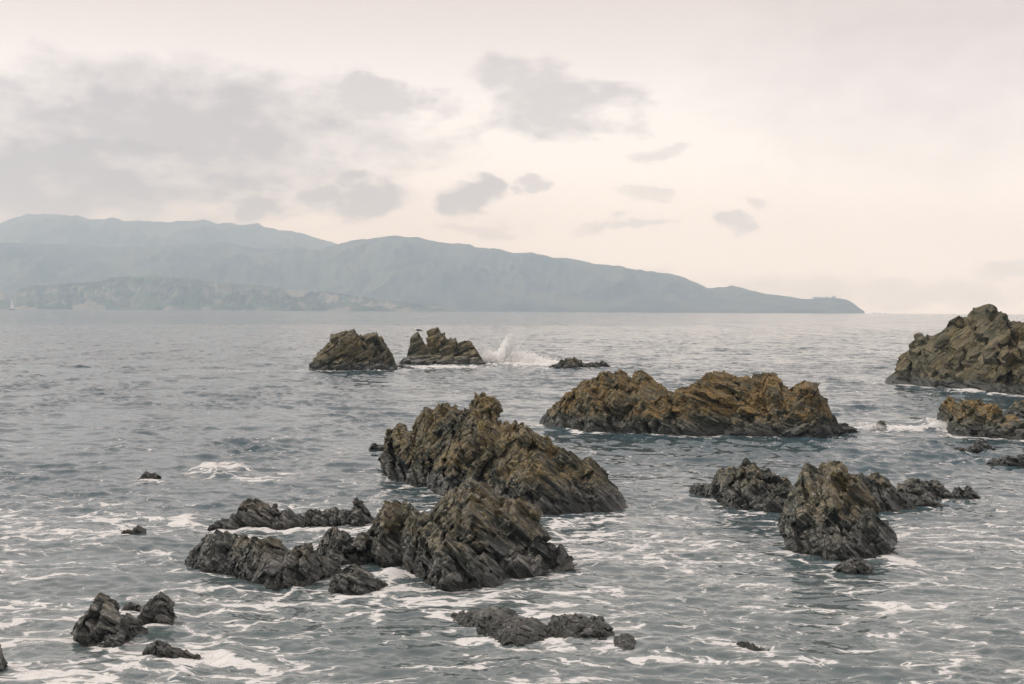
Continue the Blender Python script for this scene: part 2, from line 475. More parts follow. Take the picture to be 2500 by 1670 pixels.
def lobe(name, parent, material, fr, top, base, set_=.75, thick=1.7, e=1.45, amp=1.0, dip=35, back=0.0, foam=.55, org=(0, 0, 0), seed=0, sink=0.0):
    top, base = tr(fr, top), tr(fr, base)
    x0, x1 = top[0, 0], top[-1, 0]
    pxs = 1024 / 2500.
    yb_m = np.interp((x0 + x1) / 2, base[:, 0], base[:, 1])
    D0 = ground((x0 + x1) / 2, yb_m)[1]
    nu = int(np.clip((x1 - x0) * pxs * 1.9, 26, 420))
    xf = np.linspace(x0, x1, 2000)
    yf = np.interp(xf, top[:, 0], top[:, 1])
    arc = np.concatenate([[0], np.cumsum(np.abs(np.diff(xf)) + .55 * np.abs(np.diff(yf)))])
    xs = np.interp(np.linspace(0, arc[-1], nu), arc, xf)
    yt = np.interp(xs, top[:, 0], top[:, 1])
    yb = np.interp(xs, base[:, 0], base[:, 1])
    yt = np.minimum(yt, yb - .5)
    Fp = ground(xs, yb)
    Df = Fp[:, 1] + back
    happ = (yb - yt) * Df / F
    k = max(3, nu // 7)
    ker = np.hanning(2 * k + 1)
    ker /= ker.sum()
    hs = np.convolve(np.pad(happ, k, mode='edge'), ker, 'valid')
    hm = hs.max()
    setb = set_ * (.25 * hm + .75 * hs)
    thk = (thick * (.3 * hm + .7 * hs)) * np.clip(hs / hm * 3, .25, 1) + setb * .2
    thk = np.maximum(thk, setb * 1.25)
    Rg = at(xs, yt, Df + setb)
    hz = np.maximum(Rg[:, 2], .02)
    rr = ray(xs, yb)
    nf = int(np.clip((yb - yt).max() * pxs * 1.9, 14, 260))
    nb_ = max(8, nf // 2)
    rows = []
    rows += [(-.35 * (1 - i / 3.0), None, 0) for i in range(3)]
    A = np.linspace(0, math.pi / 2, nf)
    B = np.linspace(math.pi / 2, 0, nb_)[1:]
    nv = 3 + nf + len(B)
    V = np.empty((nu, nv, 3))
    z0 = -.55
    for j in range(nv):
        if j < 3:
            dep = Df - .10 * (3 - j) / 3
            zz = np.full(nu, z0 * (3 - j) / 3.0)
        elif j < 3 + nf:
            a = A[j - 3]
            dep = Df + setb * (1 - math.cos(a) ** e)
            zz = hz * math.sin(a) ** e
        else:
            a = B[j - 3 - nf]
            dep = Df + setb + (thk - setb) * (1 - (1 - math.cos(a) ** e))
            zz = z0 + (hz - z0) * math.sin(a) ** e
        V[:, j, 0] = rr[:, 0] * dep
        V[:, j, 1] = dep
        V[:, j, 2] = zz
    P = V.reshape(-1, 3)
    pix = D0 / 1407.0
    # broad buckling
    wl = hm * .9
    off = seed * 7.7 + x0 * .013
    th = rad(dip)
    l_ = np.array([math.cos(th), .18, -math.sin(th)])
    l_ /= np.linalg.norm(l_)
    nb3 = np.array([math.sin(th), -.42, math.cos(th)])
    nb3 -= l_ * nb3.dot(l_)
    nb3 /= np.linalg.norm(nb3)
    m3 = np.cross(nb3, l_)
    envz = np.clip((P[:, 2] + .15) / (.25 * hm + .1), .25, 1)
    B3 = np.stack([l_ * .22, m3 * .75, nb3 * 1.3], 1)
    N0 = grid_normals(P, nu, nv)
    for big in range(2):
        P = P + N0 * (((1 - 2.2 * np.abs(gnoise(P @ (B3 * 1.3) / (wl * (.8 - .42 * big)) + off))) - .45) * hm * (.065, .04)[big] * amp * envz)[:, None]
    # deep clefts and buttresses in the faces, worked into the depth of the rock
    gq = P @ np.stack([l_ * .13, m3 * .45, nb3 * 1.0], 1)
    c1 = gnoise(gq / (hm * .40) + off + 11)
    c2 = gnoise(gq / (hm * .20) + off + 23)
    face = np.clip((hz.repeat(nv) - P[:, 2]) / (.12 * hm), 0, 1) * envz
    P[:, 1] += (hm * (.30 * (1 - np.clip(np.abs(c1) / .20, 0, 1)) ** 1.5 - .10 * c1 + .12 * (1 - np.clip(np.abs(c2) / .20, 0, 1)) ** 1.5) - .10 * hm) * face * amp * np.where(np.tile(np.arange(nv), nu) < 3 + nf, 1, 0)
    # joint-bounded blocks: stair-step along the bedding normal and the two joint directions
    ec = np.clip(envz + .2, 0, 1)

    def stairs(P, n3, t_, strength, wob):
        s_ = P @ n3 + wob * t_ * fbm(P / (t_ * 4.5) + off + 3.3 * t_, 2)
        ph = s_ / t_ + .35 * np.sin(1.7 * s_ / t_)          # uneven step widths
        k0 = np.floor(ph)
        f_ = ph - k0
        g_ = np.clip((f_ - .5) / .16 + .5, 0, 1)
        return P + n3 * ((k0 + g_ - ph) * t_ * strength * ec)[:, None]

    for sc2, stg in ((.30, .34), (.13, .62), (.055, .75)):
        t_ = max(sc2 * hm, 2.6 * pix)
        P = stairs(P, m3, t_ * 1.5, stg * .55 * amp, .7)
        P = stairs(P, l_, t_ * 3.0, stg * .35 * amp, 1.0)
        P = stairs(P, nb3, t_ * .9, min(.9, stg * 1.25) * amp, .45)
    # slivers and splinters drawn out along the bedding
    N1 = grid_normals(P, nu, nv)
    N1 = N1 * .5 + N0 * .5
    lam = min(hm * .15, 14 * pix)
    d = np.zeros(len(P))
    k_ = 0
    while lam > 1.3 * pix and k_ < 5:
        r1 = 1 - 2.4 * np.abs(gnoise(P @ B3 / lam + off + 5.1 * k_))
        d += (r1 - .4) * lam * .165
        lam *= .55
        k_ += 1
    P = P + N1 * (d * amp * ec)[:, None]
    P = P - np.asarray(org) - np.array([0, 0, sink])
    o = link(name, grid_mesh(name, P, nu, nv, material, False), parent)
    TRI[0] += nu * nv * 2
    if foam > 0:
        for i in range(0, nu, max(1, nu // 60)):
            if hs[i] > .02 and back == 0:
                collar.append((Fp[i, 0], Fp[i, 1], foam, D0))
    return o


NSEED = [0]


def rock(name, label, material, lobes, category='rock', group=None):
    fr = lobes[0][1]
    b = tr(fr, lobes[0][3])
    org = ground(b[:, 0].mean(), b[:, 1].mean())
    if len(lobes) == 1:
        pn, fr, tp, bs, kw = lobes[0]
        NSEED[0] += 1
        o = lobe(name, None, MATS[material], fr, tp, bs, org=org, seed=NSEED[0], **kw)
        o.location = org
    else:
        o = link(name, None)
        o.location = org
        for pn, fr, tp, bs, kw in lobes:
            NSEED[0] += 1
            lobe(pn, o, MATS[material], fr, tp, bs, org=org, seed=NSEED[0], **kw)
    o['label'] = label
    o['category'] = category
    if group:
        o['group'] = group
    return o


d = dict
rock('rock_outcrop', 'largest central rock outcrop with a square knob on its summit', 'main', [
    ('main_mass', 'A', [(290, 640), (320, 420), (345, 310), (356, 210), (400, 180), (440, 142), (500, 140), (590, 130), (640, 150), (690, 190), (760, 225),
                        (850, 255), (950, 300), (1050, 335), (1140, 385), (1190, 410), (1240, 500), (1320, 640), (1400, 780), (1450, 900)],
     [(290, 710), (380, 735), (540, 800), (700, 850), (1000, 915), (1300, 932), (1460, 925)], d(set_=.8, thick=1.6, dip=40)),
    ('left_shoulder', 'A', [(100, 590), (106, 545), (136, 430), (140, 360), (175, 302), (215, 280), (262, 300), (300, 330), (350, 400), (400, 520), (450, 650)],
     [(100, 600), (150, 668), (300, 712), (450, 760)], d(set_=.55, thick=1.3, dip=50)),
    ('summit_knob', 'A', [(685, 260), (692, 160), (715, 150), (740, 165), (745, 105), (800, 80), (860, 98), (908, 122), (912, 205), (940, 260), (960, 330)],
     [(685, 560), (960, 600)], d(set_=.25, thick=.8, dip=60, back=.9, foam=0, e=1.1)),
    ('long_ridge', 'A', [(880, 330), (940, 262), (1015, 258), (1038, 230), (1090, 262), (1120, 305), (1140, 360), (1190, 388), (1230, 420), (1290, 405), (1380, 450),
                         (1430, 500), (1480, 490), (1530, 530), (1600, 590), (1680, 650), (1740, 720), (1800, 790), (1825, 835), (1838, 890)],
     [(880, 905), (1220, 930), (1500, 917), (1780, 910), (1838, 893)], d(set_=1.1, thick=1.7, dip=42, e=1.6)),
    ('lower_slab', 'A', [(960, 800), (1010, 700), (1080, 690), (1180, 720), (1260, 790), (1340, 860), (1400, 925)],
     [(960, 915), (1220, 934), (1400, 930)], d(set_=.9, dip=40, e=1.7)),
])
rock('rock_outcrop', 'steep front rock slab with ochre streak, in front of the largest outcrop', 'front', [
    ('main_slab', 'A', [(470, 1010), (500, 870), (560, 775), (620, 752), (680, 758), (740, 706), (790, 738), (840, 740), (900, 750), (960, 780), (1020, 820), (1080, 862),
                        (1150, 930), (1208, 990), (1216, 1040), (1260, 1080), (1300, 1120), (1360, 1160), (1420, 1212), (1460, 1260), (1480, 1330)],
     [(470, 1370), (650, 1400), (800, 1410), (1000, 1400), (1180, 1395), (1300, 1355), (1480, 1340)], d(set_=1.15, thick=1.8, dip=42, e=1.7)),
    ('ochre_buttress', 'A', [(320, 1250), (335, 1080), (352, 1030), (430, 1010), (500, 1020), (560, 1050), (640, 1130), (700, 1200), (780, 1290), (900, 1390), (980, 1440)],
     [(320, 1340), (430, 1440), (560, 1495), (700, 1482), (900, 1462), (980, 1445)], d(set_=.8, thick=1.6, dip=48, e=1.4)),
    ('left_pyramid', 'A', [(-20, 1160), (0, 1060), (50, 980), (90, 900), (150, 842), (200, 840), (260, 862), (320, 910), (380, 960), (420, 1010), (450, 1100), (470, 1230)],
     [(-20, 1260), (100, 1322), (240, 1316), (380, 1390), (470, 1400)], d(set_=.8, dip=30)),
])
NSEED[0] += 1
rock('boulder', 'broad low grey boulder at the left end of the front cluster', 'grey', [
    ('main_mass', 'B', [(55, 450), (90, 400), (130, 350), (160, 300), (230, 280), (300, 300), (350, 296), (420, 330), (480, 400), (540, 480), (570, 540)],
     [(55, 460), (150, 500), (330, 525), (450, 565), (570, 575)], d(set_=1.0, thick=1.7, dip=32)),
    ('right_hump', 'B', [(330, 360), (400, 312), (500, 328), (570, 338), (620, 378), (645, 430), (660, 520)],
     [(330, 540), (520, 585), (660, 580)], d(set_=1.1, dip=35)),
])
rock('boulder', 'rounded grey boulder between the broad boulder and the small front pyramid rock', 'grey', [
    ('mass', 'B', [(520, 585), (560, 540), (600, 460), (640, 390), (680, 350), (740, 350), (790, 380), (850, 420), (900, 450), (935, 490)],
     [(520, 593), (620, 597), (740, 590), (850, 540), (935, 505)], d(set_=.9, dip=36))])
rock('boulder', 'peaked brown boulder leaning on the left of the steep front slab', 'front', [
    ('peak', 'B', [(790, 390), (820, 340), (860, 290), (895, 250), (930, 270), (980, 300), (1005, 330), (1030, 400), (1060, 450)],
     [(790, 410), (880, 452), (950, 468), (1060, 466)], d(set_=.8, dip=20)),
    ('side_block', 'B', [(1000, 380), (1020, 320), (1045, 298), (1080, 290), (1110, 310), (1130, 400)],
     [(1000, 470), (1060, 468), (1130, 450)], d(set_=.8, dip=20)),
])
rock('boulder', 'small pyramid rock standing in white foam in front of the cluster', 'grey', [
    ('mass', 'B', [(865, 612), (900, 550), (940, 500), (990, 470), (1050, 470), (1090, 500), (1130, 540), (1180, 560), (1225, 588)],
     [(865, 620), (960, 642), (1060, 638), (1120, 630), (1225, 592)], d(set_=.9, dip=25, foam=.8))])
rock('reef_rock', 'jagged dark reef rock behind the white foam band, left of centre', 'grey', [
    ('crest', 'I', [(1160, 660), (1200, 612), (1260, 580), (1320, 490), (1380, 470), (1450, 490), (1520, 500), (1550, 560), (1600, 650)],
     [(1160, 715), (1400, 713), (1600, 700)], d(set_=.7, dip=30, foam=.7)),
    ('left_ledge', 'I', [(1040, 715), (1100, 640), (1160, 618), (1220, 640), (1290, 680)], [(1040, 728), (1180, 722), (1290, 716)], d(dip=20, foam=.8)),
    ('right_spikes', 'I', [(1520, 600), (1558, 530), (1580, 508), (1615, 570), (1650, 560), (1690, 545), (1740, 590), (1800, 620), (1830, 690)],
     [(1520, 706), (1700, 710), (1830, 700)], d(set_=.6, dip=45, foam=.7)),
])
rock('reef_rock', 'low reef rock with one sharp spike at its right end', 'grey', [
    ('crest', 'I', [(1790, 680), (1840, 570), (1900, 540), (1960, 562), (2020, 545), (2070, 535), (2120, 560), (2200, 562), (2250, 640)],
     [(1790, 700), (1950, 692), (2100, 687), (2250, 688)], d(set_=.6, dip=60, foam=.6)),
    ('spike', 'I', [(2195, 640), (2220, 500), (2245, 458), (2290, 490), (2330, 550), (2380, 620), (2410, 650)], [(2195, 690), (2310, 688), (2410, 660)],
     d(set_=.5, dip=55, foam=.4)),
])
rock('rock_outcrop', 'long rusty brown rock ridge with several humps, right of centre', 'long', [
    ('left_mass', 'C', [(50, 440), (80, 400), (140, 330), (180, 310), (240, 230), (290, 185), (350, 180), (360, 150), (420, 110), (470, 90), (510, 95), (570, 85),
                        (620, 110), (665, 140), (760, 170), (860, 190), (960, 205), (1080, 215), (1200, 260), (1300, 310), (1380, 380), (1440, 450), (1480, 515)],
     [(50, 447), (180, 480), (400, 495), (650, 505), (950, 525), (1300, 522), (1480, 520)], d(set_=1.0, thick=1.9, dip=28)),
    ('middle_tooth', 'C', [(670, 200), (690, 145), (720, 90), (770, 80), (810, 110), (850, 160), (900, 182), (950, 230)], [(670, 430), (950, 430)],
     d(set_=.3, thick=1.0, dip=40, back=1.0, foam=0)),
    ('right_mass', 'C', [(960, 260), (985, 200), (1020, 180), (1100, 170), (1180, 120), (1250, 90), (1320, 65), (1380, 90), (1420, 110), (1500, 110), (1560, 115), (1620, 105),
                         (1680, 85), (1700, 120), (1725, 190), (1790, 205), (1900, 240), (1980, 330), (2060, 430), (2110, 520)],
     [(960, 520), (1300, 515), (1500, 518), (1800, 538), (2000, 536), (2110, 525)], d(set_=.9, thick=1.8, dip=12)),
    ('end_horn', 'C', [(1740, 300), (1780, 200), (1820, 180), (1880, 150), (1940, 135), (1980, 160), (2010, 210), (2050, 280), (2070, 340), (2100, 400), (2125, 460), (2150, 510)],
     [(1740, 535), (1900, 540), (2050, 532), (2150, 516)], d(set_=.7, dip=-30)),
    ('rust_ledge', 'C', [(1340, 420), (1420, 330), (1500, 250), (1600, 215), (1700, 210), (1800, 225), (1860, 300), (1920, 420), (1960, 530)],
     [(1340, 526), (1600, 532), (1960, 544)], d(set_=1.0, dip=8)),
    ('tail_ledge', 'C', [(2080, 500), (2130, 450), (2200, 448), (2250, 470), (2310, 512)], [(2080, 528), (2200, 516), (2310, 513)], d(dip=15, foam=.4)),
])
rock('rock_outcrop', 'tall layered rock rising above the horizon at the right edge', 'right', [
    ('main_mass', 'E', [(110, 742), (165, 690), (220, 600), (240, 530), (250, 470), (300, 440), (320, 400), (420, 340), (510, 315), (560, 310), (640, 265), (700, 220), (722, 178),
                        (760, 155), (850, 150), (930, 110), (1000, 90), (1060, 55), (1110, 45), (1160, 70), (1220, 80), (1268, 120), (1285, 190), (1300, 330), (1330, 520), (1380, 760)],
     [(110, 748), (350, 762), (560, 790), (900, 808), (1100, 830), (1380, 850)], d(set_=1.0, thick=1.6, dip=-36, amp=.95, foam=.8)),
    ('right_shoulder', 'E', [(1200, 400), (1260, 250), (1320, 200), (1415, 212), (1560, 240), (1760, 380), (1950, 600), (2050, 850)],
     [(1200, 820), (1415, 852), (2050, 880)], d(set_=1.0, thick=1.6, dip=-36, foam=.6)),
    ('foot_ledge', 'E', [(1060, 830), (1110, 770), (1160, 745), (1230, 760), (1290, 810), (1360, 820), (1440, 858)], [(1060, 836), (1200, 848), (1440, 868)],
     d(dip=-20, foam=.8)),
])
rock('rock_outcrop', 'squat rusty rock with white surf on its left, at the right edge', 'long', [
    ('main_mass', 'E', [(618, 1120), (630, 1010), (650, 960), (720, 890), (760, 912), (790, 940), (815, 905), (900, 910), (970, 900), (1040, 940), (1090, 940), (1140, 960),
                        (1160, 1010), (1200, 1050), (1230, 1110), (1290, 1230)], [(618, 1135), (700, 1190), (800, 1230), (1000, 1250), (1290, 1275)],
     d(set_=.9, dip=-25, foam=.5)),
    ('right_ledge', 'E', [(1100, 1190), (1180, 1080), (1250, 1050), (1290, 1040), (1350, 1070), (1415, 1090), (1560, 1100), (1700, 1280)],
     [(1100, 1262), (1300, 1280), (1700, 1310)], d(set_=1.1, dip=-15)),
    ('foot_block', 'E', [(680, 1190), (720, 1140), (765, 1120), (830, 1130), (890, 1180), (930, 1240)], [(680, 1200), (790, 1236), (930, 1254)], d(dip=-20, foam=.7)),
])
rock('boulder', 'brown rock cut by the right edge, behind the squat rusty rock', 'long', [
    ('mass', 'E', [(1225, 1040), (1290, 970), (1340, 902), (1380, 905), (1440, 900), (1540, 950), (1640, 1060)], [(1225, 1046), (1330, 1062), (1640, 1080)], d(dip=-20, foam=.5))])
rock('reef_rock', 'small dark rock just under the squat rusty rock', 'grey', [
    ('mass', 'E', [(780, 1362), (815, 1345), (870, 1362), (930, 1310), (990, 1266), (1050, 1290), (1115, 1340), (1140, 1376)], [(780, 1368), (930, 1390), (1140, 1380)], d(dip=20, foam=.3))])
rock('reef_rock', 'low dark rock cut by the right edge, nearest the camera there', 'grey', [
    ('mass', 'E', [(1065, 1495), (1150, 1450), (1230, 1430), (1320, 1425), (1380, 1410), (1460, 1410), (1600, 1490)], [(1065, 1500), (1250, 1522), (1600, 1520)], d(dip=10, foam=.3))])
rock('reef_rock', 'tiny brown rock in the surf between two rusty rocks', 'long', [
    ('mass', 'E', [(-20, 1172), (20, 1140), (60, 1118), (100, 1106), (145, 1150), (170, 1180)], [(-20, 1185), (80, 1188), (170, 1186)], d(dip=10, foam=.9))])
rock('rock_outcrop', 'dark rounded rock left of the steep right-hand slab', 'pyr', [
    ('main_mass', 'D', [(215, 330), (238, 235), (300, 170), (370, 130), (420, 140), (460, 120), (510, 90), (560, 110), (600, 150), (650, 135), (700, 160), (740, 200), (790, 240),
                        (820, 280), (850, 400), (870, 470)], [(215, 350), (340, 405), (400, 440), (600, 470), (870, 486)], d(set_=.8, dip=38, amp=1.1)),
    ('left_spur', 'D', [(70, 295), (90, 262), (120, 240), (170, 255), (220, 260), (270, 310), (300, 370)], [(70, 312), (220, 350), (300, 385)], d(dip=20)),
])
rock('rock_outcrop', 'steep twin-topped rock slab in the right foreground', 'pyr', [
    ('main_slab', 'D', [(785, 670), (800, 600), (828, 450), (840, 320), (858, 240), (878, 165), (930, 130), (1000, 160), (1060, 200), (1120, 300), (1200, 420), (1300, 560),
                        (1380, 680), (1440, 780), (1470, 800)], [(785, 672), (860, 772), (980, 775), (1150, 822), (1280, 810), (1470, 806)], d(set_=.95, thick=1.5, dip=46, e=1.5)),
    ('right_tower', 'D', [(1000, 300), (1050, 180), (1080, 125), (1140, 110), (1200, 130), (1240, 180), (1260, 240), (1300, 270), (1380, 330), (1430, 400), (1452, 485), (1510, 522),
                          (1550, 590), (1605, 695), (1610, 740)], [(1000, 780), (1300, 800), (1400, 802), (1560, 790), (1610, 745)], d(set_=1.1, thick=1.7, dip=44, e=1.6)),
    ('toe', 'D', [(1160, 905), (1180, 870), (1220, 845), (1255, 835), (1285, 800), (1340, 800), (1400, 840), (1460, 880)], [(1160, 912), (1250, 938), (1400, 942), (1460, 890)],
     d(dip=45, foam=.4)),
    ('middle_step', 'D', [(1060, 800), (1120, 730), (1200, 680), (1290, 650), (1350, 690), (1420, 750), (1480, 800)], [(1060, 812), (1200, 828), (1480, 812)], d(dip=42, set_=.8)),
])
rock('reef_rock', 'grey ribbed rock running right from behind the steep foreground slab', 'pyr', [
    ('ridge', 'D', [(1230, 300), (1265, 175), (1320, 182), (1370, 175), (1400, 200), (1450, 170), (1500, 190), (1560, 230), (1620, 320), (1700, 380), (1790, 432)],
     [(1230, 462), (1450, 452), (1600, 462), (1740, 442), (1790, 436)], d(set_=1.0, dip=38, e=1.6, foam=.4)),
    ('ochre_ledge', 'D', [(1640, 330), (1655, 262), (1680, 228), (1720, 270), (1780, 280), (1840, 300), (1900, 350), (1960, 390), (2010, 432)],
     [(1640, 430), (1800, 424), (1960, 436), (2010, 434)], d(set_=1.0, dip=36, e=1.6, foam=.5)),
])
rock('reef_rock', 'dark peaked rock behind the ribbed rock on the right', 'grey', [
    ('mass', 'D', [(1680, 280), (1720, 215), (1790, 210), (1840, 242), (1880, 222), (1910, 212), (1950, 240), (2000, 290), (2085, 372)], [(1680, 360), (1960, 374), (2085, 376)], d(set_=.7, dip=38))])
rock('reef_rock', 'small two-pointed rock at the right end of the ribbed chain', 'grey', [
    ('mass', 'D', [(2050, 345), (2070, 280), (2110, 270), (2130, 288), (2155, 260), (2190, 280), (2270, 352)], [(2050, 366), (2180, 368), (2270, 356)], d(set_=.7, dip=40))])
rock('rock_outcrop', 'dome-shaped rock far out, left of the rock with the gull', 'far', [
    ('main_mass', 'F', [(66, 360), (90, 300), (130, 240), (180, 180), (210, 150), (220, 120), (250, 100), (300, 95), (340, 80), (390, 72), (430, 90), (470, 115), (520, 105), (570, 130),
                        (610, 180), (640, 240), (660, 280), (690, 330), (698, 352)], [(66, 362), (300, 366), (698, 356)], d(set_=.7, thick=1.5, dip=-25, foam=.75, e=1.3)),
    ('foot_ledge', 'F', [(250, 360), (300, 325), (370, 305), (450, 300), (560, 315), (640, 340), (680, 356)], [(250, 368), (680, 362)], d(dip=-10, foam=.7)),
])
gull_rock = rock('rock_outcrop', 'notched far rock whose left spike carries a gull', 'far', [
    ('right_crags', 'F', [(880, 260), (900, 170), (915, 150), (920, 95), (965, 70), (1000, 85), (1040, 110), (1060, 150), (1100, 140), (1140, 165), (1180, 155), (1220, 155), (1240, 190),
                          (1280, 250), (1320, 300), (1330, 318)], [(880, 318), (1330, 322)], d(set_=.6, thick=1.5, dip=-22, foam=.8)),
    ('left_spike', 'F', [(765, 290), (790, 220), (800, 150), (820, 120), (845, 97), (868, 122), (895, 172), (930, 230), (980, 300)], [(765, 322), (980, 322)],
     d(set_=.5, thick=1.0, dip=-22, amp=.6, foam=.6)),
    ('base_shelf', 'F', [(700, 318), (750, 288), (800, 265), (900, 258), (1050, 255), (1200, 262), (1280, 280), (1340, 322)], [(700, 324), (1000, 328), (1340, 325)],
     d(set_=1.2, dip=-8, foam=.9)),
])
rock('reef_rock', 'tiny dark ledge between the far dome and the gull rock', 'grey', [
    ('mass', 'F', [(686, 345), (720, 332), (760, 335), (800, 338), (835, 348)], [(686, 350), (835, 352)], d(foam=.8))])
rock('reef_rock', 'low flat rock in whitewater right of the far splash', 'far', [
    ('mass', 'F', [(1800, 346), (1850, 310), (1900, 285), (1970, 270), (2010, 295), (2040, 315), (2100, 310), (2170, 305), (2232, 338)], [(1800, 350), (2000, 352), (2232, 344)], d(set_=.9, foam=.8))])
rock('boulder', 'grey domed boulder in the foam at bottom left', 'grey', [
    ('main_mass', 'G', [(505, 500), (540, 420), (580, 370), (620, 310), (660, 280), (730, 225), (780, 240), (830, 280), (850, 330), (890, 390), (960, 445), (1045, 470)],
     [(505, 512), (600, 562), (750, 578), (850, 580), (960, 520), (1045, 478)], d(set_=1.0, dip=20, foam=.5, e=1.3)),
    ('dark_knuckle', 'G', [(830, 400), (850, 370), (885, 348), (930, 350), (970, 390), (1000, 435)], [(830, 440), (930, 446), (1000, 446)], d(dip=20)),
])
rock('boulder', 'pointed boulder right of the domed one at bottom left', 'grey', [
    ('mass', 'G', [(972, 430), (1000, 330), (1060, 260), (1110, 220), (1150, 192), (1200, 230), (1250, 290), (1262, 330), (1250, 425)], [(972, 438), (1100, 420), (1250, 430)],
     d(set_=.6, dip=30, foam=.6, e=1.2))])
rock('reef_rock', 'small brown rock just behind and between the two bottom-left boulders', 'grey', [
    ('mass', 'G', [(872, 332), (890, 290), (940, 265), (1000, 280), (1040, 335)], [(872, 338), (1040, 338)], d(foam=.5))])
rock('reef_rock', 'half-submerged rock awash in white foam below the pointed boulder', 'grey', [
    ('mass', 'G', [(1025, 640), (1060, 565), (1130, 545), (1200, 560), (1240, 590), (1330, 610), (1440, 655)], [(1025, 648), (1150, 660), (1440, 662)], d(set_=1.0, foam=.9, e=1.2))])
rock('boulder', 'dark rock cut by the left edge at the bottom', 'grey', [
    ('mass', 'G', [(-260, 740), (-200, 600), (-100, 540), (0, 582), (30, 630), (60, 700), (78, 740)], [(-260, 770), (0, 772), (78, 748)], d(set_=.7, foam=.4))])
rock('reef_rock', 'low broken reef awash at bottom centre', 'grey', [
    ('left_back_slab', 'H', [(140, 200), (180, 160), (260, 150), (330, 130), (420, 120), (500, 130), (550, 160), (590, 240)], [(140, 212), (250, 262), (330, 294), (400, 294), (590, 262)],
     d(set_=2.4, dip=30, foam=1.0, amp=.95, sink=.03)),
    ('left_front_hump', 'H', [(345, 335), (420, 280), (480, 230), (540, 195), (600, 190), (680, 200), (730, 230), (765, 310)], [(345, 342), (450, 378), (580, 384), (650, 366), (765, 326)],
     d(set_=2.4, dip=20, foam=1.0, e=1.3, amp=.9, sink=.03)),
    ('right_slab', 'H', [(735, 280), (780, 182), (850, 160), (930, 165), (980, 190), (1030, 195), (1080, 175), (1110, 210), (1150, 260), (1175, 325)],
     [(735, 312), (850, 334), (1000, 330), (1175, 334)], d(set_=2.1, dip=28, foam=1.0, amp=1.1, sink=.03)),
    ('wet_step', 'H', [(1150, 370), (1180, 290), (1220, 268), (1290, 280), (1315, 330), (1330, 410)], [(1150, 390), (1240, 416), (1330, 418)], d(set_=2.0, foam=.9, e=1.1, amp=.7, sink=.06)),
])
rock('reef_rock', 'small awash rock alone in the foam right of the bottom-centre reef', 'grey', [
    ('mass', 'H', [(1915, 364), (1980, 350), (2040, 362), (2100, 390), (2160, 418)], [(1915, 368), (2070, 422), (2160, 422)], d(set_=1.3, foam=.7))])
rock('reef_rock', 'small lone rock with foam under it at middle left', 'main', [
    ('mass', 'I', [(440, 310), (480, 280), (540, 238), (600, 252), (640, 265), (646, 306)], [(440, 314), (540, 318), (646, 312)], d(set_=.6, foam=.7))])
rock('reef_rock', 'tiny brown rock tip left of the jagged reef', 'main', [
    ('mass', 'I', [(325, 735), (400, 712), (440, 680), (490, 692), (530, 730)], [(325, 740), (440, 744), (530, 738)], d(set_=.8, foam=.3))])
rock('reef_rock', 'tiny rock tip close to the left of the largest outcrop', 'grey', [
    ('mass', 'A', [(5, 462), (30, 415), (80, 425), (130, 462)], [(5, 468), (130, 470)], d(set_=.8, foam=.3))])
print('rock tris', TRI[0])

# ------------------------------------------------------------------ the sea
def ocean_tile(N, L, wind, lo, hi, rms, spread, seed):
    r = np.random.default_rng(seed)
    k1 = np.fft.fftfreq(N, L / N) * 2 * math.pi
    kx, ky = np.meshgrid(k1, k1, indexing='ij')
    k = np.sqrt(kx ** 2 + ky ** 2)
    k[0, 0] = 1
    cosw = (kx * math.cos(wind) + ky * math.sin(wind)) / k
    ph = k ** -3.4 * np.exp(-(2 * math.pi / hi / k) ** 4) * np.exp(-(k * lo / (2 * math.pi)) ** 2) * (np.abs(cosw) ** spread + .06)
    a = np.sqrt(ph) * (r.normal(size=(N, N)) + 1j * r.normal(size=(N, N)))
    a[0, 0] = 0
    h = np.fft.ifft2(a).real
    s = rms / h.std()
    gx = np.fft.ifft2(a * 1j * kx / k).real
    gy = np.fft.ifft2(a * 1j * ky / k).real
    return h * s, gx * s, gy * s


def sample(tile, L, x, y, rot):
    c, s = math.cos(rot), math.sin(rot)
    u, v_ = (x * c - y * s) / L, (x * s + y * c) / L
    N = tile[0].shape[0]
    u, v_ = (u % 1.0) * N, (v_ % 1.0) * N
    i, j = np.floor(u).astype(int), np.floor(v_).astype(int)
    fu, fv = u - i, v_ - j
    i0, j0, i1, j1 = i % N, j % N, (i + 1) % N, (j + 1) % N
    res = []
    for T in tile:
        res.append(T[i0, j0] * (1 - fu) * (1 - fv) + T[i1, j0] * fu * (1 - fv) + T[i0, j1] * (1 - fu) * fv + T[i1, j1] * fu * fv)
    h, gx, gy = res
    return h, gx * c + gy * s, -gx * s + gy * c


ang_in = np.arange(rad(-24.5), rad(24.5), .0021)
ang = np.concatenate([np.linspace(rad(-44), rad(-24.5), 40)[:-1], ang_in, np.linspace(rad(24.5), rad(44), 40)])
r1 = np.exp(np.arange(math.log(9.0), math.log(320.0), .0031))
r0 = np.linspace(2.0, 9.0, 40)[:-1]
r2 = np.exp(np.linspace(math.log(320.0), math.log(5300.0), 170))[1:]
rr_ = np.concatenate([r0, r1, r2])
na, nr = len(ang), len(rr_)
AA, RR = np.meshgrid(ang, rr_, indexing='ij')
X = (RR * np.sin(AA)).ravel()
Y = (RR * np.cos(AA)).ravel()
D = RR.ravel()


def sst(x, a, b):
    t_ = np.clip((x - a) / (b - a), 0, 1)
    return t_ * t_ * (3 - 2 * t_)


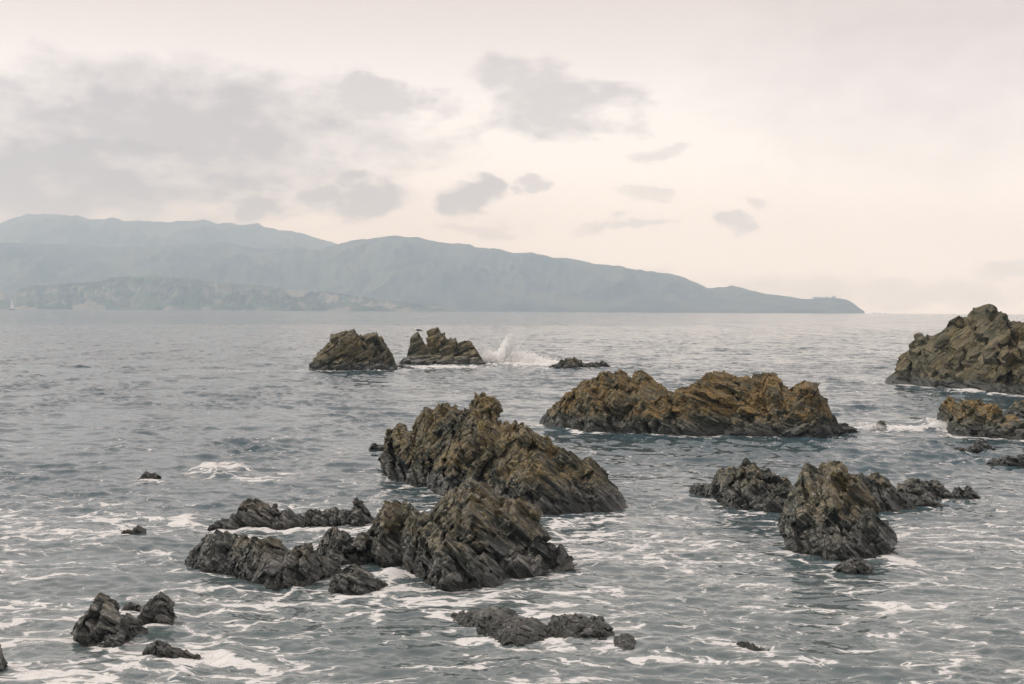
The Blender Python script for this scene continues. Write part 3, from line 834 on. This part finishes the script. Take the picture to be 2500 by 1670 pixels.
tA = ocean_tile(512, 61.0, rad(80), .55, 3.2, .0265, 1.8, 3)
tB = ocean_tile(512, 17.0, rad(68), .17, 1.0, .0175, 1.4, 5)
tC = ocean_tile(512, 5.3, rad(90), .05, .5, .0050, .8, 7)
hA = sample(tA, 61.0, X, Y, .0)
hB = sample(tB, 17.0, X, Y, .35)
hC = sample(tC, 5.3, X, Y, -.6)
calm = .42 + .58 * sst(D, 19, 36)
far = 1 - .3 * sst(D, 200, 500)
far2 = 1 - sst(D, 400, 1500)
patchy = np.clip(.70 + 1.2 * gnoise(np.stack([X / 2.6, Y / 4.5, X * 0 + 2.2], 1)) + .5 * gnoise(np.stack([X / 11, Y / 17, X * 0 + 7.2], 1)), .15, 2.0)
wA, wB, wC = calm * far * far2 * (.6 + .4 * patchy), calm * patchy * (1 - .6 * sst(D, 100, 300)), (1 - sst(D, 24, 45)) * 1.0
Z = hA[0] * wA + hB[0] * wB + hC[0] * wC
Xd = X + 1.25 * (hA[1] * wA + hB[1] * wB) + .5 * hC[1] * wC
Yd = Y + 1.25 * (hA[2] * wA + hB[2] * wB) + .5 * hC[2] * wC

# --- foam density field (1 = solid white water)
foam = np.zeros(len(X))
col = np.array(collar)
near = D < 140
gx_, gy_ = X[near], Y[near]
acc = np.zeros(near.sum())
cell = {}
for (cx, cy, fk, D0) in collar:
    rad_ = .20 + D0 * .007
    cell.setdefault(round(rad_, 2), []).append((cx, cy, fk))
order = np.argsort(gy_)
gys = gy_[order]
for rad_, pts in cell.items():
    for cx, cy, fk in pts:
        lo, hi = np.searchsorted(gys, (cy - 4 * rad_, cy + 3 * rad_))
        ii = order[lo:hi]
        m_ = np.abs(gx_[ii] - cx) < 4 * rad_
        ii = ii[m_]
        d2 = ((gx_[ii] - cx) ** 2 + (gy_[ii] - cy) ** 2) / (rad_ * rad_)
        acc[ii] = np.maximum(acc[ii], fk * np.exp(-d2 * .5))
wob = .75 + .9 * gnoise(np.stack([gx_ * 1.3, gy_ * .9, gx_ * 0 + 4.4], 1))
foam[near] = acc * np.clip(wob, .2, 1.3) * .85
blobs = [  # x, y, rx, ry in the full photograph frame, density, raised height
    (150, 1530, 260, 45, .62, 0), (60, 1445, 130, 36, .50, 0), (330, 1505, 220, 26, .66, 0), (500, 1440, 200, 28, .42, 0),
    (560, 1525, 300, 36, .45, 0), (250, 1475, 130, 14, .55, 0), (700, 1400, 160, 26, .40, 0), (720, 1345, 110, 20, .42, 0),
    (895, 1318, 50, 16, .95, .04), (960, 1352, 70, 14, .80, 0), (1040, 1370, 120, 16, .50, 0), (820, 1300, 40, 14, .6, 0),
    (690, 1219, 200, 7, 1.0, .05), (860, 1214, 70, 8, .9, .02), (400, 1205, 75, 17, .66, .04), (430, 1185, 40, 14, .55, .03),
    (300, 1190, 60, 10, .45, 0), (505, 1076, 78, 16, .76, .07), (440, 1088, 50, 8, .7, .05), (600, 1095, 100, 13, .48, 0),
    (660, 1085, 60, 10, .40, 0), (230, 1153, 120, 10, .45, 0), (342, 1104, 44, 7, .85, .05), (80, 1140, 110, 9, .3, 0),
    (690, 1165, 130, 16, .42, 0), (970, 1155, 60, 16, .5, 0), (150, 1250, 160, 18, .28, 0), (640, 1262, 90, 8, .35, 0), (340, 1265, 80, 10, .33, 0),
    (1060, 1425, 70, 40, .52, 0), (1120, 1500, 130, 14, .62, 0), (1250, 1490, 130, 10, .62, 0), (1020, 1530, 140, 16, .5, 0),
    (1240, 1395, 180, 12, .45, 0), (1450, 1385, 140, 18, .38, 0), (1430, 1275, 130, 20, .36, 0), (1540, 1510, 130, 9, .72, 0), (1640, 1490, 60, 14, .6, 0),
    (1700, 1515, 130, 8, .6, 0), (1850, 1520, 180, 8, .55, 0), (1960, 1490, 120, 26, .36, 0), (2040, 1440, 160, 22, .36, 0),
    (2200, 1385, 120, 14, .46, 0), (2250, 1500, 120, 40, .34, 0), (2320, 1540, 80, 20, .5, 0), (2060, 1285, 62, 13, .82, 0), (1900, 1308, 130, 9, .45, 0),
    (1640, 1262, 130, 26, .34, 0), (1560, 1300, 150, 20, .30, 0), (1700, 1330, 160, 20, .32, 0), (2120, 1345, 180, 14, .33, 0),
    (1650, 1150, 40, 10, .6, 0), (1310, 1190, 130, 10, .34, 0), (1300, 1320, 70, 14, .5, 0),
    (2060, 984, 95, 7, 1.0, .10), (2150, 975, 40, 9, .95, .14), (1995, 975, 35, 6, .9, .08), (2260, 897, 120, 4, .9, .05), (2020, 808, 60, 6, .62, .06),
    (1175, 824, 95, 9, 1.1, .36), (1230, 835, 130, 8, 1.05, .14), (1010, 842, 130, 4, .9, .05), (720, 849, 70, 3, .6, 0), (1400, 842, 60, 3, .6, 0),
    (1950, 900, 60, 6, .36, 0), (850, 880, 90, 2, .2, 0), (560, 850, 80, 2.5, .4, 0),
]
rise = np.zeros(len(X))
for cx, cy, rx, ry, k, up in blobs:
    c = ground(cx / DS, cy / DS)
    rx_m = rx / DS * c[1] / F
    ry_m = max(ry / DS * c[1] ** 2 / (CAM_H * F), .12)
    q2 = ((X - c[0]) / rx_m) ** 2 + ((Y - c[1]) / ry_m) ** 2
    g_ = np.exp(-q2 * 1.1)
    foam = np.maximum(foam, (k * 1.08 if (cx < 700 and cy > 1380) else k if k > .7 else k * .92) * g_)
    if up:
        rise = np.maximum(rise, up * np.exp(-q2 * 1.4))
drift = np.clip(.5 + 1.1 * gnoise(np.stack([X / 3.4, Y / 2.6, X * 0 + 9.1], 1)) + .5 * gnoise(np.stack([X / 1.2, Y / 1.0, X * 0 + 3.1], 1)), 0, 1)
foam = np.maximum(foam, (.10 + .27 * drift) * (1 - .22 * sst(X, -.5, 3)) * (1 - sst(D, 22, 31)) + .13 * drift * (1 - sst(D, 31, 60)))
turb = np.clip(rise * 9, 0, 1)
Pn = np.stack([X * 2.2, Y * 1.6, X * 0], 1)
Z += rise * (1 + 1.3 * fbm(Pn, 4)) + turb * (.022 * gnoise(Pn * 3.1) + .014 * gnoise(Pn * 7.3))
V = np.stack([Xd, Yd, Z], 1)
sea_me = grid_mesh('sea', V, na, nr, water_mat(), True, flip=True)
chop = .02 + .09 * sst(D, 22, 60) + .37 * sst(D, 80, 420) + .16 * sst(D, 400, 1500)
shallow = .15 + .85 * (1 - sst(D, 15, 30))
for nm, arr in (('foam', foam), ('chop', chop), ('shallow', shallow)):
    at_ = sea_me.attributes.new(nm, 'FLOAT', 'POINT')
    at_.data.foreach_set('value', arr.astype(np.float32))
link('sea', sea_me, kind='structure', label='choppy grey-green sea with streaks of white foam', category='sea')
print('sea tris', na * nr * 2)


# ------------------------------------------------------------------ bursting wave and surf spray (droplets)
spray_m, t = mat('spray_white')
df = t.n('ShaderNodeBsdfPrincipled', {'Base Color': (.96, .96, .95, 1), 'Roughness': .8})
tl = t.n('ShaderNodeBsdfTranslucent', {'Color': (.97, .97, .96, 1)})
mx = t.n('ShaderNodeMixShader', {0: .5, 1: df.outputs[0], 2: tl.outputs[0]})
t.n('ShaderNodeOutputMaterial', {'Surface': mx.outputs[0]})
OCT = np.array([(1, 0, 0), (-1, 0, 0), (0, 1, 0), (0, -1, 0), (0, 0, 1), (0, 0, -1)], float)
OCF = np.array([(0, 2, 4), (2, 1, 4), (1, 3, 4), (3, 0, 4), (2, 0, 5), (1, 2, 5), (3, 1, 5), (0, 3, 5)])


def droplets(name, label, pts, sizes, org):
    n = len(pts)
    ax = rng.normal(size=(n, 1, 3)) * .25 + 1
    Vv = pts[:, None, :] + OCT[None] * sizes[:, None, None] * ax
    Q = (OCF[None] + (np.arange(n) * 6)[:, None, None]).reshape(-1, 3)
    o = link(name, raw_mesh(name, Vv.reshape(-1, 3) - org, Q, spray_m, True), kind='stuff', label=label, category='spray')
    o.location = org
    return o


def plume(cx, cy, n, hgt, wid, lean, power=2.0):
    b = ground(cx / DS, cy / DS)
    u = rng.random(n) ** power
    w_ = wid * (1 - .75 * u) * rng.normal(size=n) * .5
    return np.stack([b[0] + w_ + lean * u * hgt, b[1] + rng.normal(size=n) * .5 * wid * .6, u * hgt], 1), b


def mist(name, label, org, half, puffs, dens):
    """a cloud of spray fine enough to be a volume: density falls off from a few jets and is broken by noise"""
    m_, t = mat('spray_mist')
    ob = t.n('ShaderNodeTexCoord').outputs['Object']
    nz = t.noise(t.v('MULTIPLY', ob, (1.3, 1.0, .7)), 4.2, 5.0, .72)
    tot = 0.0
    for (px, pz, rx, rz, lean) in puffs:
        q = t.v('SUBTRACT', ob, (px, 0, pz))
        sp = t.n('ShaderNodeSeparateXYZ', {0: q})
        xx = t.m('DIVIDE', t.m('SUBTRACT', sp.outputs[0], t.m('MULTIPLY', sp.outputs[2], lean)), rx)
        yy = t.m('DIVIDE', sp.outputs[1], half[1] * .6)
        zz = t.m('DIVIDE', sp.outputs[2], rz)
        r2 = t.m('ADD', t.m('ADD', t.m('MULTIPLY', xx, xx), t.m('MULTIPLY', yy, yy)), t.m('MULTIPLY', zz, zz))
        tot = t.m('MAXIMUM', tot, t.m('SUBTRACT', 1.0, r2))
    dn = t.step(t.m('ADD', tot, t.m('MULTIPLY', t.m('SUBTRACT', nz, .5), 2.6)), .15, .75, 0.0, dens)
    edge_ = t.m('MULTIPLY', dn, t.step(tot, 0.0, .25))
    pv_ = t.n('ShaderNodeVolumePrincipled', {'Color': (.985, .985, .98, 1), 'Density': edge_, 'Anisotropy': .3})
    t.n('ShaderNodeOutputMaterial', {'Volume': pv_.outputs[0]})
    hx_, hy_, hz_ = half
    Vb = np.array([(x, y, z) for z in (-.15, hz_) for x, y in ((-hx_, -hy_), (hx_, -hy_), (hx_, hy_), (-hx_, hy_))])
    Qb = np.array([(0, 3, 2, 1), (4, 5, 6, 7), (0, 1, 5, 4), (1, 2, 6, 5), (2, 3, 7, 6), (3, 0, 4, 7)])
    o = link(name, raw_mesh(name, Vb, Qb, m_), kind='stuff', label=label, category='spray')
    o.location = org
    return o


b0 = ground(1165 / DS, 834 / DS)
mist('breaking_wave', 'white spray bursting up beside the rock with the gull', b0, (3.2, .9, 2.1),
     [(-.45, .1, .50, 1.8, .22), (-.1, .1, .34, 1.25, .7), (-1.0, .05, .55, 1.0, -.4), (-1.7, 0, .8, .6, 0), (.55, 0, .8, .8, .2), (1.6, 0, 1.4, .5, 0)], 30.0)
parts_, sz = [], []
for cx, cy, n, hgt, wid, lean in ((1149, 834, 900, 2.0, .9, .3), (1160, 834, 600, 1.5, .8, .55), (1128, 834, 600, 1.2, 1.2, -.5), (1190, 835, 1100, .85, 2.6, .2), (1225, 836, 700, .5, 2.6, 0)):
    p, b = plume(cx, cy, n, hgt, wid, lean, 1.0)
    parts_.append(p)
    sz.append(.014 + .034 * rng.random(n) ** 2)
droplets('flung_droplets', 'loose white droplets flung above the bursting wave', np.concatenate(parts_), np.concatenate(sz), b0)
b1 = ground(2085 / DS, 986 / DS)
mist('surf_spray', 'white surf splashing left of the squat rusty rock', b1, (1.6, .5, .55),
     [(1.05, 0, .4, .36, -.3), (.6, 0, .5, .2, 0), (-1.0, 0, .4, .24, 0), (-.2, 0, 1.4, .14, 0)], 16.0)
# ------------------------------------------------------------------ lofted tube helper
def loft(rings, closed=True):
    """rings: list of (centre, rx, rz axis vectors) -> verts, quads"""
    V_, n = [], 10
    for c, a, b in rings:
        for i in range(n):
            th = 2 * math.pi * i / n
            V_.append(np.array(c) + np.array(a) * math.cos(th) + np.array(b) * math.sin(th))
    Q = []
    for r in range(len(rings) - 1):
        for i in range(n):
            Q.append((r * n + i, r * n + (i + 1) % n, (r + 1) * n + (i + 1) % n, (r + 1) * n + i))
    return np.array(V_), np.array(Q)


def loft_obj(name, rings, m, parent, smooth=True):
    V_, Q = loft(rings)
    return link(name, raw_mesh(name, V_, Q, m, smooth), parent)


def tube(p, q_, r_, r2_):
    p, q_ = np.array(p, float), np.array(q_, float)
    dd = q_ - p
    dd /= np.linalg.norm(dd)
    a = np.cross(dd, (0, 0, 1) if abs(dd[2]) < .9 else (1, 0, 0))
    a /= np.linalg.norm(a)
    b = np.cross(dd, a)
    return [(p, a * .001, b * .001), (p, a * r_, b * r_), (q_, a * r2_, b * r2_), (q_, a * .001, b * .001)]


# ------------------------------------------------------------------ gull on the left spike
white_m = plain('gull_white', (.78, .77, .74))
dark_m = plain('gull_slate', (.045, .05, .055))
beak_m = plain('gull_beak', (.42, .16, .05))
leg_m = plain('gull_leg', (.30, .13, .08))
bpy.context.view_layer.update()
dg = bpy.context.evaluated_depsgraph_get()
spike = [c for c in gull_rock.children if c.name.startswith('left_spike')][0]
co = np.empty(len(spike.data.vertices) * 3, np.float32)
spike.data.vertices.foreach_get('co', co)
co = co.reshape(-1, 3) + np.array(gull_rock.location)
tip = co[np.argmax(co[:, 2])]
gull = link('gull', None, label='white gull with dark wings perched on the spike of a far rock', category='gull')
gull.location = tip + np.array([0, 0, -.125])
s_ = 1.05
ring = []   # body runs from tail (+x) to head (-x), standing, tail slightly lower
for x, z, ry, rz in ((.30, .17, .004, .004), (.24, .18, .030, .015), (.14, .195, .062, .050), (.03, .215, .078, .072), (-.07, .235, .072, .068), (-.13, .262, .046, .052),
                     (-.165, .300, .036, .040), (-.195, .325, .038, .040), (-.225, .325, .028, .030), (-.248, .318, .004, .006)):
    ring.append(((x * s_, 0, z * s_), (0, ry * s_, 0), (.25 * rz * s_, 0, rz * s_)))
loft_obj('body', ring, white_m, gull)
for sd_ in (-1, 1):
    wr = []
    for x, z, ry, rz in ((-.09, .245, .004, .01), (-.05, .250, .014, .045), (.06, .235, .018, .055), (.18, .212, .014, .035), (.30, .190, .008, .016), (.40, .168, .002, .004)):
        wr.append(((x * s_, sd_ * (.074 - max(0, x) * .15) * s_, z * s_), (0, ry * s_, 0), (0, 0, rz * s_)))
    loft_obj('wing', wr, dark_m, gull)
    loft_obj('leg', tube((.01, sd_ * .03, .16), (.0, sd_ * .035, 0), .009, .007), leg_m, gull)
loft_obj('beak', tube((-.245, 0, .318), (-.305, 0, .306), .013, .004), beak_m, gull)
loft_obj('tail', [((.26, 0, .185), (0, .03, 0), (0, 0, .012)), ((.34, 0, .172), (0, .04, 0), (0, 0, .008)), ((.37, 0, .167), (0, .04, 0), (0, 0, .002))], dark_m, gull)

# ------------------------------------------------------------------ sailing boat at far left
sail_m, t = mat('sail_cloth')
sa = t.n('ShaderNodeBsdfDiffuse', {'Color': (.92, .91, .89, 1)})
sb = t.n('ShaderNodeBsdfTranslucent', {'Color': (.92, .91, .89, 1)})
t.n('ShaderNodeOutputMaterial', {'Surface': t.n('ShaderNodeMixShader', {0: .4, 1: sa.outputs[0], 2: sb.outputs[0]}).outputs[0]})
hull_m = plain('hull_paint', (.03, .035, .04), .4)
mast_m = plain('mast_alloy', (.4, .4, .4), .4)
bd = 1900.0
bp = ray(29, 760) * bd
boat = link('sailing_boat', None, label='tiny white-sailed boat off the far shore at the left edge', category='boat')
boat.location = (bp[0], bd, 0)
boat.scale = (1.6, 1.6, 1.6)
boat.rotation_euler = (0, 0, rad(-42))
px_ = bd / F
L_ = 8.5
hr = []
for u, wd, zb in ((-.5, .30, .25), (-.48, .75, -.1), (-.2, 1.2, -.35), (.15, 1.25, -.4), (.38, .75, -.25), (.5, .04, .2)):
    hr.append(((u * L_, 0, zb + .55), (0, wd, 0), (0, 0, .62)))
loft_obj('hull', hr, hull_m, boat, True)
loft_obj('cabin', [((-1.6, 0, 1.1), (0, .6, 0), (0, 0, .05)), ((-1.5, 0, 1.25), (0, .7, 0), (0, 0, .35)), ((.9, 0, 1.25), (0, .55, 0), (0, 0, .3)), ((1.2, 0, 1.1), (0, .3, 0), (0, 0, .05))],
         white_m, boat, True)
loft_obj('mast', tube((-.2, 0, 1.0), (-.2, 0, 9.8), .09, .05), mast_m, boat)
loft_obj('boom', tube((-.2, 0, 2.0), (-3.6, .3, 2.0), .07, .06), mast_m, boat)


def sail(name, A_, B_, C_, belly):
    n = 8
    V_, Q = [], []
    for side in (0,):
        for i in range(n + 1):
            for j in range(n + 1):
                u, v_ = i / n, j / n
                p = np.array(A_) * (1 - v_) * (1 - u) + np.array(B_) * u * (1 - v_) + np.array(C_) * v_
                p = p + np.array([0, belly * 4 * u * (1 - u) * (1 - v_) + .03 * side, 0])
                V_.append(p)
    m1 = (n + 1) ** 2
    for side in (0,):
        for i in range(n):
            for j in range(n):
                a = side * m1 + i * (n + 1) + j
                Q.append((a, a + 1, a + n + 2, a + n + 1))
    return link(name, raw_mesh(name, np.array(V_), np.array(Q), sail_m, True), boat)


sail('mainsail', (-.3, 0, 2.1), (-3.5, .3, 2.1), (-.3, 0, 9.5), .5)
sail('jib', (3.9, 0, 1.2), (-.1, .2, 1.5), (-.15, 0, 8.4), .5)

# ------------------------------------------------------------------ scrub and skerries at the headland's point
scrub_m = plain('scrub_leaf', (.035, .045, .03), .9)
pts_, sz_ = [], []
for cx, cy, n, wd, hh in ((1872, 684, 60, 6, 4.0), (1882, 684, 60, 7, 3.0), (1893, 684, 60, 6, 2.5), (1912, 683, 60, 5, 3.5), (1902, 684, 50, 8, 2.0)):
    b = at(np.array(cx / DS), np.array((cy + 1.5) / DS), np.array(4850.0))
    pts_.append(b + rng.normal(size=(n, 3)) * np.array([wd, 6, hh]))
    sz_.append(1.2 + 1.8 * rng.random(n))
pts_, sz_ = np.concatenate(pts_), np.concatenate(sz_)
Vv = pts_[:, None, :] + OCT[None] * sz_[:, None, None]
link('scrub', raw_mesh('scrub', Vv.reshape(-1, 3), (OCF[None] + (np.arange(len(pts_)) * 6)[:, None, None]).reshape(-1, 3), scrub_m), kind='stuff',
     label='dark scrub clumps on top of the low headland point', category='scrub')
skm = plain('skerry_stone', (.07, .07, .065), .9)
for i, (cx, cy, wd) in enumerate(rk):
    b = at(np.array(cx), np.array(760.0), np.array(4600.0))
    n = 14
    rg = []
    hw = wd * 4600 / F * .5
    for k in range(n):
        u = -1 + 2 * k / (n - 1)
        hh = (1 - abs(u) ** 1.5) * (2.2 + 1.4 * math.sin(k * 2.3 + i)) + .3
        rg.append(((u * hw, 0, -.5), (0, hw * .4 * (1 - u * u) + .4, 0), (0, 0, hh + .5)))
    o = loft_obj('skerry', rg, skm, None, False)
    o.location = (b[0], 4600, 0)
    o['label'] = ('tiny skerry nearest the tip of the headland', 'middle skerry off the headland tip', 'outermost tiny skerry right of the headland tip')[i]
    o['category'] = 'rock'
    o['group'] = 'skerries off the headland'

# ------------------------------------------------------------------ sea haze
haze_m = bpy.data.materials.new('sea_haze')
haze_m.use_nodes = True
t = NT(haze_m.node_tree)
pv = t.n('ShaderNodeVolumePrincipled', {'Color': (.62, .81, 1.0, 1), 'Absorption Color': (1, 1, 1, 1), 'Density': 2.75e-4, 'Anisotropy': .2})
t.n('ShaderNodeOutputMaterial', {'Volume': pv.outputs[0]})
hx, hy0, hy1, hz0, hz1 = 6800.0, -60.0, 8800.0, -4.5, 580.0
Vh = np.array([(-hx, hy0, hz0), (hx, hy0, hz0), (hx, hy1, hz0), (-hx, hy1, hz0), (-hx, hy0, hz1), (hx, hy0, hz1), (hx, hy1, hz1), (-hx, hy1, hz1)])
Qh = np.array([(0, 3, 2, 1), (4, 5, 6, 7), (0, 1, 5, 4), (1, 2, 6, 5), (2, 3, 7, 6), (3, 0, 4, 7)])
link('haze', raw_mesh('haze', Vh, Qh, haze_m), kind='stuff', label='thin blue-grey sea haze over the whole view', category='haze')
